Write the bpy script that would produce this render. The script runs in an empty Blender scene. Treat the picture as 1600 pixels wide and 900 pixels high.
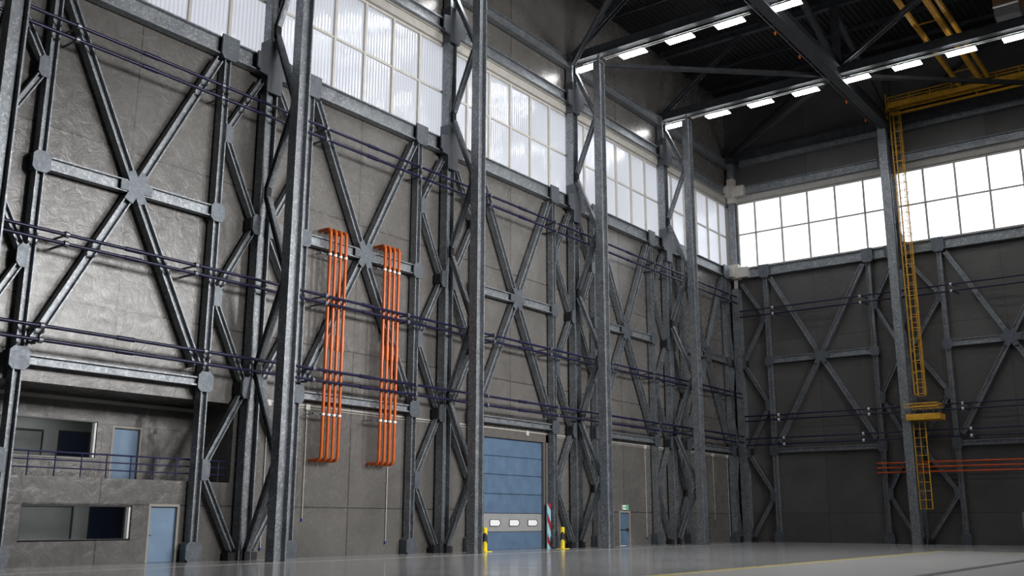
import bpy, math, random
from mathutils import Vector as V, Matrix
random.seed(4)
scn = bpy.context.scene
COL = scn.collection

# ------------------------------------------------------------------ materials
def mat(name):
    m = bpy.data.materials.new(name); m.use_nodes = True
    nt = m.node_tree; b = nt.nodes['Principled BSDF']
    return m, nt, b
def N(nt, t, **kw):
    n = nt.nodes.new(t)
    for k, v in kw.items():
        if k in n.inputs: n.inputs[k].default_value = v
        else: setattr(n, k, v)
    return n
def pos(nt): return nt.nodes.new('ShaderNodeNewGeometry').outputs['Position']
def math_(nt, op, a, b=None, c=None):
    n = nt.nodes.new('ShaderNodeMath'); n.operation = op
    for i, x in enumerate((a, b, c)):
        if x is None: continue
        if isinstance(x, (int, float)): n.inputs[i].default_value = x
        else: nt.links.new(x, n.inputs[i])
    return n.outputs[0]
def noise(nt, vec, scale, detail=3, rough=.55, dist=0):
    n = nt.nodes.new('ShaderNodeTexNoise'); n.inputs['Scale'].default_value = scale
    n.inputs['Detail'].default_value = detail; n.inputs['Roughness'].default_value = rough
    n.inputs['Distortion'].default_value = dist; nt.links.new(vec, n.inputs['Vector']); return n.outputs['Fac']
def ramp(nt, fac, stops):
    r = nt.nodes.new('ShaderNodeValToRGB'); e = r.color_ramp.elements
    while len(e) < len(stops): e.new(.5)
    for x, (p, c) in zip(e, stops):
        x.position = p; x.color = (c if len(c) == 4 else (*c, 1))
    nt.links.new(fac, r.inputs[0]); return r.outputs['Color']
def mixc(nt, f, a, b):
    n = nt.nodes.new('ShaderNodeMix'); n.data_type = 'RGBA'
    for i, x in ((0, f), (6, a), (7, b)):
        if isinstance(x, (int, float)): n.inputs[i].default_value = x
        elif isinstance(x, tuple): n.inputs[i].default_value = (*x, 1)
        else: nt.links.new(x, n.inputs[i])
    return n.outputs[2]
def mulc(nt, a, val):
    n = nt.nodes.new('ShaderNodeVectorMath'); n.operation = 'SCALE'
    nt.links.new(a, n.inputs[0])
    if isinstance(val, (int, float)): n.inputs['Scale'].default_value = val
    else: nt.links.new(val, n.inputs['Scale'])
    return n.outputs[0]
def bump(nt, b, h, strength, dist=.02):
    n = nt.nodes.new('ShaderNodeBump'); n.inputs['Strength'].default_value = strength
    n.inputs['Distance'].default_value = dist
    nt.links.new(h, n.inputs['Height']); nt.links.new(n.outputs[0], b.inputs['Normal'])
def sep(nt, vec):
    n = nt.nodes.new('ShaderNodeSeparateXYZ'); nt.links.new(vec, n.inputs[0]); return n.outputs

M = {}
def simple(key, col, rough=.5, metal=0., var=.25, scale=3., spec=.5, bmp=0.):
    m, nt, b = mat(key); p = pos(nt)
    n1 = noise(nt, p, scale, 4)
    c0 = tuple(c*(1-var) for c in col); c1 = tuple(min(1, c*(1+var)) for c in col)
    nt.links.new(ramp(nt, n1, [(.3, c0), (.7, c1)]), b.inputs['Base Color'])
    b.inputs['Roughness'].default_value = rough; b.inputs['Metallic'].default_value = metal
    b.inputs['Specular IOR Level'].default_value = spec
    if bmp: bump(nt, b, noise(nt, p, scale*6, 3), bmp, .01)
    M[key] = m; return m
def galv(key, lo, hi, fleck, metal=.55, rough=.42):
    """hot-dip galvanised steel: soft clouds with pale spangle flecks"""
    m, nt, b = mat(key); p = pos(nt)
    base = ramp(nt, noise(nt, p, 1.7, 5, .6), [(.3, lo), (.72, hi)])
    sp = ramp(nt, noise(nt, p, 9.0, 4, .65, .6), [(.53, (0, 0, 0)), (.60, (1, 1, 1))])
    sp2 = ramp(nt, noise(nt, p, 26.0, 2), [(.5, (0, 0, 0)), (.7, (1, 1, 1))])
    f = math_(nt, 'MULTIPLY', sp, .5); f = math_(nt, 'ADD', f, math_(nt, 'MULTIPLY', sp2, .12))
    nt.links.new(mixc(nt, f, base, fleck), b.inputs['Base Color'])
    b.inputs['Metallic'].default_value = metal
    nt.links.new(math_(nt, 'MULTIPLY_ADD', noise(nt, p, 5, 3), .25, rough-.1), b.inputs['Roughness'])
    M[key] = m
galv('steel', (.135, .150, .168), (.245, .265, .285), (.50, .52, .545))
galv('plate', (.085, .098, .115), (.125, .142, .162), (.2, .215, .235))
simple('plate_smooth', (.085, .093, .107), .5, .4, .12, .8)
simple('block', (.014, .015, .018), .6, .2)
simple('cream', (.52, .5, .46), .5, 0, .08)
simple('trim_cream', (.40, .385, .355), .5, 0, .1)
simple('navy', (.012, .011, .042), .28, .15, .25, 2.)
simple('rail_blue', (.022, .021, .08), .35, .2, .2, 2.)
simple('clamp', (.22, .23, .25), .4, .7)
simple('clamp_white', (.72, .72, .72), .4, .2, .1)
simple('bracket', (.10, .11, .12), .4, .7)
simple('orange', (.52, .095, .008), .33, 0, .12, 3.)
simple('orange_red', (.55, .085, .018), .38, 0, .15, 3.)
simple('yellow', (.60, .325, .025), .45, .1, .25, 3.)
simple('yellow_bright', (.86, .66, .02), .4, 0, .08)
simple('black', (.02, .02, .022), .45)
simple('red_stripe', (.28, .02, .035), .4, 0, .1)
simple('blue_stripe', (.27, .50, .58), .4, 0, .1)
simple('door_blue', (.16, .245, .36), .42, .05, .14, 1.2)
simple('roller_blue', (.095, .155, .24), .42, .1, .16, 1.6)
simple('roller_gray', (.27, .275, .275), .5, 0, .08)
simple('door_frame', (.30, .28, .25), .5, 0, .1)
simple('roller_frame', (.10, .092, .085), .5, 0, .15)
simple('dark_blue', (.008, .02, .055), .3, 0, .15)
simple('room_gray', (.28, .29, .28), .7, 0, .06)
simple('room_dark', (.16, .165, .16), .6, 0, .06)
simple('housing', (.78, .78, .79), .45, .2, .05)
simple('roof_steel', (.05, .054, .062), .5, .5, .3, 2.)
simple('deck', (.016, .0165, .018), .6, .3, .25, .6)
simple('conduit', (.50, .48, .44), .45, .1, .05)
simple('blue_tip', (.02, .04, .35), .4)
simple('sign_white', (.85, .9, .86), .4, 0, .02)
simple('sign_green', (.01, .42, .15), .4, 0, .05)
simple('frame_white', (.75, .75, .73), .4, 0, .05)
simple('brown_box', (.20, .11, .05), .6, 0, .2)
simple('gray_box', (.10, .10, .105), .6, 0, .2)
simple('door_window', (.82, .83, .86), .15, 0, .03)
simple('ladder_dark', (.10, .11, .125), .5, .4)

def wall_mat(key, axis, first, pitch, rows, lo, hi, pv=.22, rough=.36, bs=.55, joint=.8):
    """troweled cement panels with thin dark joints; axis 0 or 1 is the one running along the wall"""
    m, nt, b = mat(key); p = pos(nt); s = sep(nt, p)
    a, z = s[axis], s[2]
    t = math_(nt, 'DIVIDE', math_(nt, 'SUBTRACT', a, first), pitch)
    fr = math_(nt, 'FRACT', t); d = math_(nt, 'MINIMUM', fr, math_(nt, 'SUBTRACT', 1.0, fr))
    jl = math_(nt, 'LESS_THAN', math_(nt, 'MULTIPLY', d, pitch), .03)
    row = None
    for r in rows:
        j = math_(nt, 'LESS_THAN', math_(nt, 'ABSOLUTE', math_(nt, 'SUBTRACT', z, r)), .028)
        jl = math_(nt, 'MAXIMUM', jl, j)
        g = math_(nt, 'GREATER_THAN', z, r); row = g if row is None else math_(nt, 'ADD', row, g)
    cmb = nt.nodes.new('ShaderNodeCombineXYZ')
    nt.links.new(math_(nt, 'FLOOR', t), cmb.inputs[0]); nt.links.new(row, cmb.inputs[1])
    wn = nt.nodes.new('ShaderNodeTexWhiteNoise'); wn.noise_dimensions = '3D'; nt.links.new(cmb.outputs[0], wn.inputs['Vector'])
    big = noise(nt, p, .35, 5, .62, .4)
    col = ramp(nt, big, [(.28, lo), (.72, hi)])
    fine = noise(nt, p, 2.6, 6, .7, 1.2)
    val = math_(nt, 'MULTIPLY_ADD', wn.outputs['Value'], pv, 1-pv/2)
    val = math_(nt, 'MULTIPLY', val, math_(nt, 'MULTIPLY_ADD', fine, .3, .85))
    col = mulc(nt, col, val)
    col = mixc(nt, math_(nt, 'MULTIPLY', jl, joint), col, (.02, .018, .016))
    nt.links.new(col, b.inputs['Base Color'])
    ww = noise(nt, p, 1.6, 8, .68, 2.2)
    nt.links.new(math_(nt, 'MULTIPLY_ADD', ww, .3, rough-.15), b.inputs['Roughness'])
    h = math_(nt, 'ADD', math_(nt, 'MULTIPLY', ww, 1.0), math_(nt, 'MULTIPLY', noise(nt, p, 7, 3, .6, 1.5), .16))
    h = math_(nt, 'SUBTRACT', h, math_(nt, 'MULTIPLY', jl, .4))
    bump(nt, b, h, bs, .045)
    b.inputs['Specular IOR Level'].default_value = .75
    M[key] = m
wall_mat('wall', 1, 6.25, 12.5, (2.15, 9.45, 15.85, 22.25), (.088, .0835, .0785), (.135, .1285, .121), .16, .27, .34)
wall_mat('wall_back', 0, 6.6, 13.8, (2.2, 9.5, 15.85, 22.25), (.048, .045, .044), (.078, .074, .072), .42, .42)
wall_mat('wall_office', 1, 3.42, 2.1, (3.1, 5.3), (.085, .0805, .0755), (.12, .1145, .108), .2, .24, .8, .35)

# concrete floor with faint patches
m, nt, b = mat('floor'); p = pos(nt)
c = ramp(nt, noise(nt, p, .22, 6, .6, .5), [(.3, (.30, .303, .31)), (.7, (.39, .393, .40))])
c = mulc(nt, c, math_(nt, 'MULTIPLY_ADD', noise(nt, p, 3, 5, .65), .25, .87))
s = sep(nt, p)
for ax, pitch in ((0, 6.3), (1, 6.25)):
    t = math_(nt, 'FRACT', math_(nt, 'DIVIDE', s[ax], pitch)); t = math_(nt, 'MINIMUM', t, math_(nt, 'SUBTRACT', 1.0, t))
    c = mixc(nt, math_(nt, 'MULTIPLY', math_(nt, 'LESS_THAN', t, .0025), .35), c, (.05, .05, .05))
nt.links.new(c, b.inputs['Base Color'])
nt.links.new(math_(nt, 'MULTIPLY_ADD', noise(nt, p, .6, 5, .65), .16, .06), b.inputs['Roughness'])
b.inputs['Specular IOR Level'].default_value = .7
bump(nt, b, noise(nt, p, 4, 4), .04, .01)
M['floor'] = m
m, nt, b = mat('apron'); p = pos(nt)
mp = nt.nodes.new('ShaderNodeMapping'); mp.inputs['Scale'].default_value = (.25, 4, 1); nt.links.new(p, mp.inputs[0])
c = ramp(nt, noise(nt, mp.outputs[0], 1.2, 5, .7), [(.3, (.25, .25, .25)), (.7, (.36, .36, .357))])
nt.links.new(c, b.inputs['Base Color']); b.inputs['Roughness'].default_value = .42
M['apron'] = m
simple('paint_yellow', (.46, .38, .11), .45, 0, .25, 2.)
simple('paint_white', (.42, .42, .38), .45, 0, .2, 2.)
simple('paint_dark', (.075, .078, .082), .45, 0, .2, 2.)

# lamp diffuser
m, nt, b = mat('lamp'); b.inputs['Base Color'].default_value = (1, 1, 1, 1)
b.inputs['Emission Color'].default_value = (1, 1, 1, 1); b.inputs['Emission Strength'].default_value = 32
M['lamp'] = m
# ribbed translucent sheet (side wall glazing)
m, nt, b = mat('polycarbonate'); nt.nodes.remove(b); out = nt.nodes['Material Output']; p = pos(nt)
s = sep(nt, p)
fr = math_(nt, 'FRACT', math_(nt, 'DIVIDE', s[1], .2083))
rib = math_(nt, 'LESS_THAN', math_(nt, 'ABSOLUTE', math_(nt, 'SUBTRACT', fr, .5)), .09)
tr = nt.nodes.new('ShaderNodeBsdfTranslucent'); gl = nt.nodes.new('ShaderNodeBsdfGlossy'); mx = nt.nodes.new('ShaderNodeMixShader')
nt.links.new(mixc(nt, math_(nt, 'MULTIPLY', rib, .6), (.90, .905, .935), (.56, .585, .65)), tr.inputs['Color'])
gl.inputs['Roughness'].default_value = .13; gl.inputs['Color'].default_value = (.9, .95, 1, 1)
bp = nt.nodes.new('ShaderNodeBump'); bp.inputs['Strength'].default_value = .4; bp.inputs['Distance'].default_value = .02
wv = math_(nt, 'SINE', math_(nt, 'MULTIPLY', s[1], 30.16)); nt.links.new(math_(nt, 'ADD', wv, math_(nt, 'MULTIPLY', noise(nt, p, .8, 2), 2.)), bp.inputs['Height'])
nt.links.new(bp.outputs[0], gl.inputs['Normal'])
mx.inputs[0].default_value = .22
nt.links.new(tr.outputs[0], mx.inputs[1]); nt.links.new(gl.outputs[0], mx.inputs[2]); nt.links.new(mx.outputs[0], out.inputs[0])
M['polycarbonate'] = m
def glass(key, col, g):
    m, nt, b = mat(key); nt.nodes.remove(b); out = nt.nodes['Material Output']
    t = nt.nodes.new('ShaderNodeBsdfTransparent'); t.inputs[0].default_value = (*col, 1)
    gl = nt.nodes.new('ShaderNodeBsdfGlossy'); gl.inputs['Roughness'].default_value = .05
    mx = nt.nodes.new('ShaderNodeMixShader'); mx.inputs[0].default_value = g
    nt.links.new(t.outputs[0], mx.inputs[1]); nt.links.new(gl.outputs[0], mx.inputs[2]); nt.links.new(mx.outputs[0], out.inputs[0])
    M[key] = m
glass('glass', (.97, .985, 1), .05)
glass('glass_office', (.86,.88,.88), .07)

# ------------------------------------------------------------------ mesh helpers
class MB:
    def __init__(s): s.v = []; s.f = []
    def raw(s, vs, fs):
        o = len(s.v); s.v += [tuple(v) for v in vs]; s.f += [tuple(i+o for i in f) for f in fs]; return s
    def box(s, a, b):
        x0, x1 = sorted((a[0], b[0])); y0, y1 = sorted((a[1], b[1])); z0, z1 = sorted((a[2], b[2]))
        return s.raw([(x0,y0,z0),(x1,y0,z0),(x1,y1,z0),(x0,y1,z0),(x0,y0,z1),(x1,y0,z1),(x1,y1,z1),(x0,y1,z1)],
              [(0,3,2,1),(4,5,6,7),(0,1,5,4),(1,2,6,5),(2,3,7,6),(3,0,4,7)])
    def prism(s, pts, ext):
        n = len(pts); ext = V(ext); a = [V(p) for p in pts]; b = [p+ext for p in a]
        return s.raw(a+b, [tuple(range(n-1, -1, -1)), tuple(range(n, 2*n))] + [(i, (i+1) % n, (i+1) % n+n, i+n) for i in range(n)])
    def hbeam(s, p0, p1, n, W, D, g=.1, tf=.04):
        """H section; n points at the viewer side (the grooved face), W across, D deep, g groove depth"""
        p0, p1, n = V(p0), V(p1), V(n).normalized(); d = (p1-p0).normalized()
        n = (n - d*n.dot(d)).normalized(); t = d.cross(n)
        h, k = W/2, D/2
        pr = [(-h,-k),(-h+tf,-k),(-h+tf,-k+g),(h-tf,-k+g),(h-tf,-k),(h,-k),(h,k),(h-tf,k),(h-tf,k-g),(-h+tf,k-g),(-h+tf,k),(-h,k)]
        return s.prism([p0+t*a+n*c for a, c in pr], p1-p0)
    def bar(s, p0, p1, n, W, D):
        p0, p1, n = V(p0), V(p1), V(n).normalized(); d = (p1-p0).normalized()
        n = (n - d*n.dot(d)).normalized(); t = d.cross(n); h, k = W/2, D/2
        return s.prism([p0+t*a+n*c for a, c in ((-h,-k),(h,-k),(h,k),(-h,k))], p1-p0)
    def tube(s, pts, r, seg=10, close=False):
        pts = [V(p) for p in pts]; n = len(pts); rings = []
        up = None
        for i, p in enumerate(pts):
            if close: d = (pts[(i+1) % n]-pts[i-1]).normalized()
            elif i == 0: d = (pts[1]-p).normalized()
            elif i == n-1: d = (p-pts[i-1]).normalized()
            else: d = ((pts[i+1]-p).normalized()+(p-pts[i-1]).normalized()).normalized()
            if up is None: up = V((0,0,1)) if abs(d.z) < .9 else V((1,0,0))
            u = (up-d*up.dot(d)).normalized(); w = d.cross(u); up = u
            rings.append([p+(u*math.cos(2*math.pi*k/seg)+w*math.sin(2*math.pi*k/seg))*r for k in range(seg)])
        vs = [v for rg in rings for v in rg]; fs = []
        m = n if close else n-1
        for i in range(m):
            j = (i+1) % n
            for k in range(seg):
                l = (k+1) % seg; fs.append((i*seg+k, i*seg+l, j*seg+l, j*seg+k))
        if not close: fs += [tuple(range(seg-1, -1, -1)), tuple((n-1)*seg+k for k in range(seg))]
        return s.raw(vs, fs)
    def mesh(s, name, mt, smooth=False):
        me = bpy.data.meshes.new(name); me.from_pydata(s.v, [], s.f); me.validate()
        import bmesh
        bm = bmesh.new(); bm.from_mesh(me); bmesh.ops.recalc_face_normals(bm, faces=bm.faces); bm.to_mesh(me); bm.free()
        for k in (mt if isinstance(mt, (list, tuple)) else [mt]): me.materials.append(M[k])
        if smooth:
            for p in me.polygons: p.use_smooth = True
            try: me.set_sharp_from_angle(angle=math.radians(40))
            except Exception: pass
        return me
    def build(s, name, mt, parent=None, loc=(0,0,0), smooth=False):
        o = bpy.data.objects.new(name, s.mesh(name, mt, smooth)); COL.objects.link(o)
        if parent is not None: o.parent = parent
        o.location = loc
        return o

def tag(o, label=None, cat=None, group=None, kind=None):
    if label: o['label'] = label
    if cat: o['category'] = cat
    if group: o['group'] = group
    if kind: o['kind'] = kind
    return o
def thing(name, loc, label, cat, group=None, kind='thing'):
    o = bpy.data.objects.new(name, None); COL.objects.link(o); o.location = loc; o.empty_display_size = .2
    return tag(o, label, cat, group, kind)
def copy_tree(o, loc=None, label=None, group=None, parent=None):
    c = o.copy(); COL.objects.link(c)
    if parent is not None: c.parent = parent
    for ch in list(o.children): copy_tree(ch, parent=c)
    if loc is not None: c.location = loc
    if label: c['label'] = label
    if group: c['group'] = group
    return c
def struct(mb, name, mt, label, cat=None, loc=(0,0,0)):
    o = mb.build(name, mt, None, loc); return tag(o, label, cat or name.split('_')[0], None, 'structure')

# wall frames: s runs along the wall, n points into the hall, z up
class Fr:
    def __init__(f, o, sdir, ndir): f.o = V(o); f.s = V(sdir); f.n = V(ndir)
    def __call__(f, s, n, z): return f.o+f.s*s+f.n*n+V((0,0,z))
    def vec(f, s, n, z): return f.s*s+f.n*n+V((0,0,z))
LF = Fr((0,0,0), (0,1,0), (1,0,0))
BY = 61.76
BF = Fr((0,BY,0), (1,0,0), (0,-1,0))
# same frames with the origin at zero, for building meshes around a thing's own base
LO = Fr((0,0,0), (0,1,0), (1,0,0)); BO = Fr((0,0,0), (1,0,0), (0,-1,0))

H1, H2, H3, H4, H5 = 7.05, 14.22, 21.75, 28.98, 31.55
B = 12.5; d = 2.4
ROOF = 37.6

def octo(fr, s, n, z, w, h, ch, th):
    """chamfered plate centred on s,z, front at n"""
    a, b_ = w/2, h/2
    pts = [(-a+ch,-b_),(a-ch,-b_),(a,-b_+ch),(a,b_-ch),(a-ch,b_),(-a+ch,b_),(-a,b_-ch),(-a,-b_+ch)]
    mb = MB(); mb.prism([fr(s+x, n, z+y) for x, y in pts], fr.vec(0, -th, 0)); return mb

# ------------------------------------------------------------------ wall posts
def make_post(fr, label, top=H3-.4):
    root = thing('wall_post', (0,0,0), label, 'post')
    n = fr.n
    MB().hbeam(fr(0,-.2,0), fr(0,-.2,top), n, .33, .4, .185, .05).build('shaft', 'steel', root)
    for s_ in (1,):
        mb = octo(fr, 0, .05, .38, .74, .76, .13, .12)
        mb.prism([fr(x, -.07, z) for x, z in ((-.32,0),(.32,0),(.32,.7),(.22,.76),(-.22,.76),(-.32,.7))], fr.vec(0,-.36,0))
        mb.build('base_plate', 'plate', root)
    for z, w, h in ((H1,.72,.82), (H2,.68,.8)):
        mb = octo(fr, 0, .05, z, w, h, .15, .07)
        mb.box(fr(-.24,-.02,z-h*.42), fr(.24,-.42,z+h*.42))
        mb.build('gusset_plate', 'plate', root)
    mb = MB()
    pts = [(-.44,.5),(.44,.5),(.44,-.42),(.3,-.6),(-.3,-.6),(-.44,-.42)]
    mb.prism([fr(x, .13, H3+z) for x, z in pts], fr.vec(0,-.1,0))
    mb.build('cap_plate', 'plate', root)
    return root
BAYN = ['above the office recess', 'behind the upright orange pipes', 'above the blue roller door', 'over the blue exit door', 'next to the white-collared corner']
COLN = ['beside the office windows, first along the wall', 'between the office recess and the orange pipes', 'between the orange pipes and the blue roller door',
        'between the roller door and the small exit door', 'between the exit door and the hall corner']
COLS = ['by the office windows', 'between office and orange pipes', 'just before the roller door', 'just past the roller door', 'past the exit door']
post_l = None
for k in range(0, 6):
    for sgn in (-1, 1):
        if (k == 5 and sgn > 0): continue
        if k == 0 and sgn < 0: continue
        dd = 2.4 if sgn < 0 else 2.45
        y = k*B+sgn*dd
        if k < 5:
            side = 'on its roller-door side' if (k == 2 and sgn > 0) or (k == 3 and sgn < 0) else ('on its near side' if sgn < 0 else 'on its far side')
            side = {(0,1):'on the office side',(1,-1):'on the office side',(1,1):'on the orange pipe side',(2,-1):'on the orange pipe side',(2,1):'on the roller door side',
                    (3,-1):'on the roller door side',(3,1):'on the exit door side',(4,-1):'on the exit door side',(4,1):'on the corner side'}[(k,sgn)]
            lab = 'wall post %s of the column %s' % (side, COLS[k])
        else:
            lab = 'last slim wall post on the glazed long wall, just before the hall corner'
        if post_l is None: post_l = make_post(LO, lab); post_l.location = (0, y, 0)
        else: copy_tree(post_l, (0, y, 0), lab)
Q = [2.69, 11.13, 16.36]
QL = ['slim wall post on the end wall, first out from the hall corner', 'slim end wall post just short of the ladder column, at the orange pipe ends',
      'slim end wall post past the yellow caged ladder']
post_b = None
for x, lab in zip(Q, QL):
    if post_b is None: post_b = make_post(BO, lab); post_b.location = (x, BY, 0)
    else: copy_tree(post_b, (x, BY, 0), lab)

# ------------------------------------------------------------------ main lattice columns
FX0, FX1 = 1.78, 2.29
def make_column(fr, label, fn=(FX0+FX1)/2, back=False):
    root = thing('steel_column', (0,0,0), label, 'column')
    n = fr.n
    hn = n if not back else V((1,0,0))
    MB().hbeam(fr(0,-.12,0), fr(0,-.12,H5+.4), n, .63, .48, .22, .06).build('rear_chord', 'steel', root)
    if back: MB().hbeam(fr(0,fn,0), fr(0,fn,31.2), V((1,0,0)), .5, .63, .17, .05).build('front_chord', 'steel', root)
    else: MB().hbeam(fr(0,fn,0), fr(0,fn,31.12), n, .63, .51, .23, .06).build('front_chord', 'steel', root)
    # lacing between the chords
    a, bq = .13, fn-.26
    zs = [.15, 4.0, 7.8, 11.75, 15.7, 19.6, 23.5, 27.4, 31.0]
    for i in range(len(zs)-1):
        z0, z1 = zs[i], zs[i+1]
        n0, n1 = (a, bq) if i % 2 == 0 else (bq, a)
        e0, e1 = .28, .28
        q0, q1 = V(fr(0, n0, z0)), V(fr(0, n1, z1)); dr = (q1-q0).normalized()
        MB().hbeam(q0+dr*e0, q1-dr*e1, fr.s*-1, .26, .26, .07, .035).build('brace', 'steel', root)
    for i, z in enumerate(zs):
        if i % 2 == 0:
            MB().box(fr(-.14,.125,max(z-.3,0)), fr(.14,.3,z+.3)).build('node_block', 'block', root)
    # cross shaped connection plates
    for hz, up, dn, arm in ((H3, 1.2, 1.35, 1.0), (H4, 1.15, 1.0, .95)):
        mb = MB()
        pts = [(-.42,up),(.42,up),(.42,.55),(arm,.4),(arm,-.35),(.85,-.42),(.85,-.55),(.42,-.6),(.42,-dn),(-.42,-dn),(-.42,-.6),(-.85,-.55),(-.85,-.42),(-arm,-.35),(-arm,.4),(-.42,.55)]
        pts = [(x if abs(x) < .5 else x*1.0, z) for x, z in pts]
        mb.prism([fr(x,.24,hz+z) for x, z in pts], fr.vec(0,-.1,0))
        mb.box(fr(-.41,.135,hz-dn+.01), fr(-.33,-.38,hz+up-.01)); mb.box(fr(.33,.135,hz-dn+.01), fr(.41,-.38,hz+up-.01))
        mb.build('cross_plate', 'plate_smooth', root)
    if not back:
        for z in (3.9, 11.75, 19.6, 27.3):
            MB().box(fr(-.2,fn-.36,z-.28), fr(.2,fn-.262,z+.28)).build('node_block', 'block', root)
        mb = MB(); mb.box(fr(-.3,fn-.24,31.12), fr(.3,fn+.24,31.17)); mb.box(fr(-.05,fn-.05,31.17), fr(.05,fn+.05,31.66)); mb.build('top_plate', 'steel', root)
    return root
col = None
for k in range(5):
    lab = 'tall galvanised lattice column %s' % COLN[k]
    if col is None: col = make_column(LO, lab)
    else: copy_tree(col, (0, k*B, 0), lab)
XB = 13.75
cb = make_column(BO, 'tall dark lattice column on the end wall carrying the yellow ladder', fn=1.5, back=True)
cb.location = (XB-.28, BY, 0)

# corner column
cc = thing('corner_column', (.1, 61.9, 0), 'stout steel column in the hall corner with cream painted collars', 'column')
MB().hbeam((0,0,0), (0,0,20.5), (1,0,0), .66, .62, .06, .05).build('lower_shaft', 'steel', cc)
MB().box((-.12,-.12,20.5), (.12,.12,21.3)).build('stub', 'cream', cc)
MB().hbeam((.0,.05,22.6), (.0,.05,28.4), (1,0,0), .5, .5, .12, .05).build('upper_shaft', 'steel', cc)
for z in (21.85, 29.0):
    mb = MB(); mb.box((-.4,-.4,z-.5), (.4,.35,z+.75 if z < 25 else z+.5)); mb.box((.4,-.42,z-.45), (1.25,.12,z+.42)); mb.box((-.36,-1.0,z-.42), (.2,-.4,z+.4))
    if z > 25: mb.box((-.3,-.3,z-.95), (.36,.3,z-.5)); mb.box((-.3,-.3,z+.5), (.3,.3,z+1.2))
    mb.build('collar', 'cream', cc)
MB().hbeam((.0,.05,30.2), (.0,.05,31.6), (1,0,0), .5, .5, .12, .05).build('head_shaft', 'steel', cc)

# ------------------------------------------------------------------ zig-zag bracing between posts and columns
def make_zig(fr, dd, label, cs=.0):
    """s=0 at the post, s=dd at the column"""
    root = thing('zigzag_brace', (0,0,0), label, 'bracing')
    sg = 1 if dd > 0 else -1
    P, C = sg*.17, dd-sg*.33
    nodes = [(C,.12),(P,3.55),(C,7.0),(P,10.65),(C,14.15),(P,17.85),(C,21.2)]
    for i in range(6):
        q0, q1 = V(fr(nodes[i][0], -.17, nodes[i][1])), V(fr(nodes[i+1][0], -.17, nodes[i+1][1])); dr = (q1-q0).normalized()
        MB().hbeam(q0+dr*.34, q1-dr*.34, fr.n, .25, .3, .14, .045).build('brace', 'steel', root)
    for s_, z in nodes[1:6]:
        if s_ == P:
            mb = MB(); w = .34*sg
            mb.prism([fr(P-sg*.05,.035,z-.42), fr(P+w*.6,.035,z-.42), fr(P+w,.035,z-.25), fr(P+w,.035,z+.25), fr(P+w*.6,.035,z+.42), fr(P-sg*.05,.035,z+.42)], fr.vec(0,-.07,0))
            mb.build('gusset_plate', 'plate', root)
        else:
            mb = MB(); w = -.42*sg
            mb.prism([fr(C+sg*.1,.14,z-.45), fr(C+w*.5,.14,z-.45), fr(C+w*.75,.14,z-.28), fr(C+w*.75,.14,z+.28), fr(C+w*.5,.14,z+.45), fr(C+sg*.1,.14,z+.45)], fr.vec(0,-.06,0))
            mb.build('gusset_plate', 'plate', root)
            MB().box(fr(C-sg*.01,.07,z-.25), fr(C-.36*sg,-.38,z+.25)).build('node_block', 'block', root)
    MB().box(fr(C-sg*.01,.0,0), fr(C-.4*sg,-.38,.32)).build('foot_block', 'block', root)
    return root
zl = {}
for k in range(0, 5):
    for sgn in (-1, 1):
        if k == 0 and sgn < 0: continue
        dd = 2.4 if sgn < 0 else 2.45
        side = {(0,1):'office side',(1,-1):'office side',(1,1):'orange pipe side',(2,-1):'orange pipe side',(2,1):'roller door side',
                (3,-1):'roller door side',(3,1):'exit door side',(4,-1):'exit door side',(4,1):'corner side'}[(k,sgn)]
        lab = 'zigzag bracing on the %s of the column %s' % (side, COLS[k])
        if sgn not in zl: zl[sgn] = make_zig(LO, -sgn*dd, lab); zl[sgn].location = (0, k*B+sgn*dd, 0)
        else: copy_tree(zl[sgn], (0, k*B+sgn*dd, 0), lab)
z5 = make_zig(LO, 1.35, '');z5.location=(0,5*B-2.4,0);z5['label']='zigzag steel bracing between the last long wall post and the corner column'
0 and copy_tree(zl[-1], (0, 5*B-2.4, 0), 'zigzag steel bracing between the last long wall post and the corner column')
zb = make_zig(BO, -2.62, 'zigzag steel bracing between the corner column and the end wall'); zb.location = (Q[0], BY, 0)
zb2 = make_zig(BO, XB-.28-Q[1], 'zigzag steel bracing on the corner side of the ladder column'); zb2.location = (Q[1], BY, 0)
zb3 = make_zig(BO, XB-.28-Q[2], 'zigzag steel bracing behind the yellow ladder, beyond its column'); zb3.location = (Q[2], BY, 0)

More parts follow.
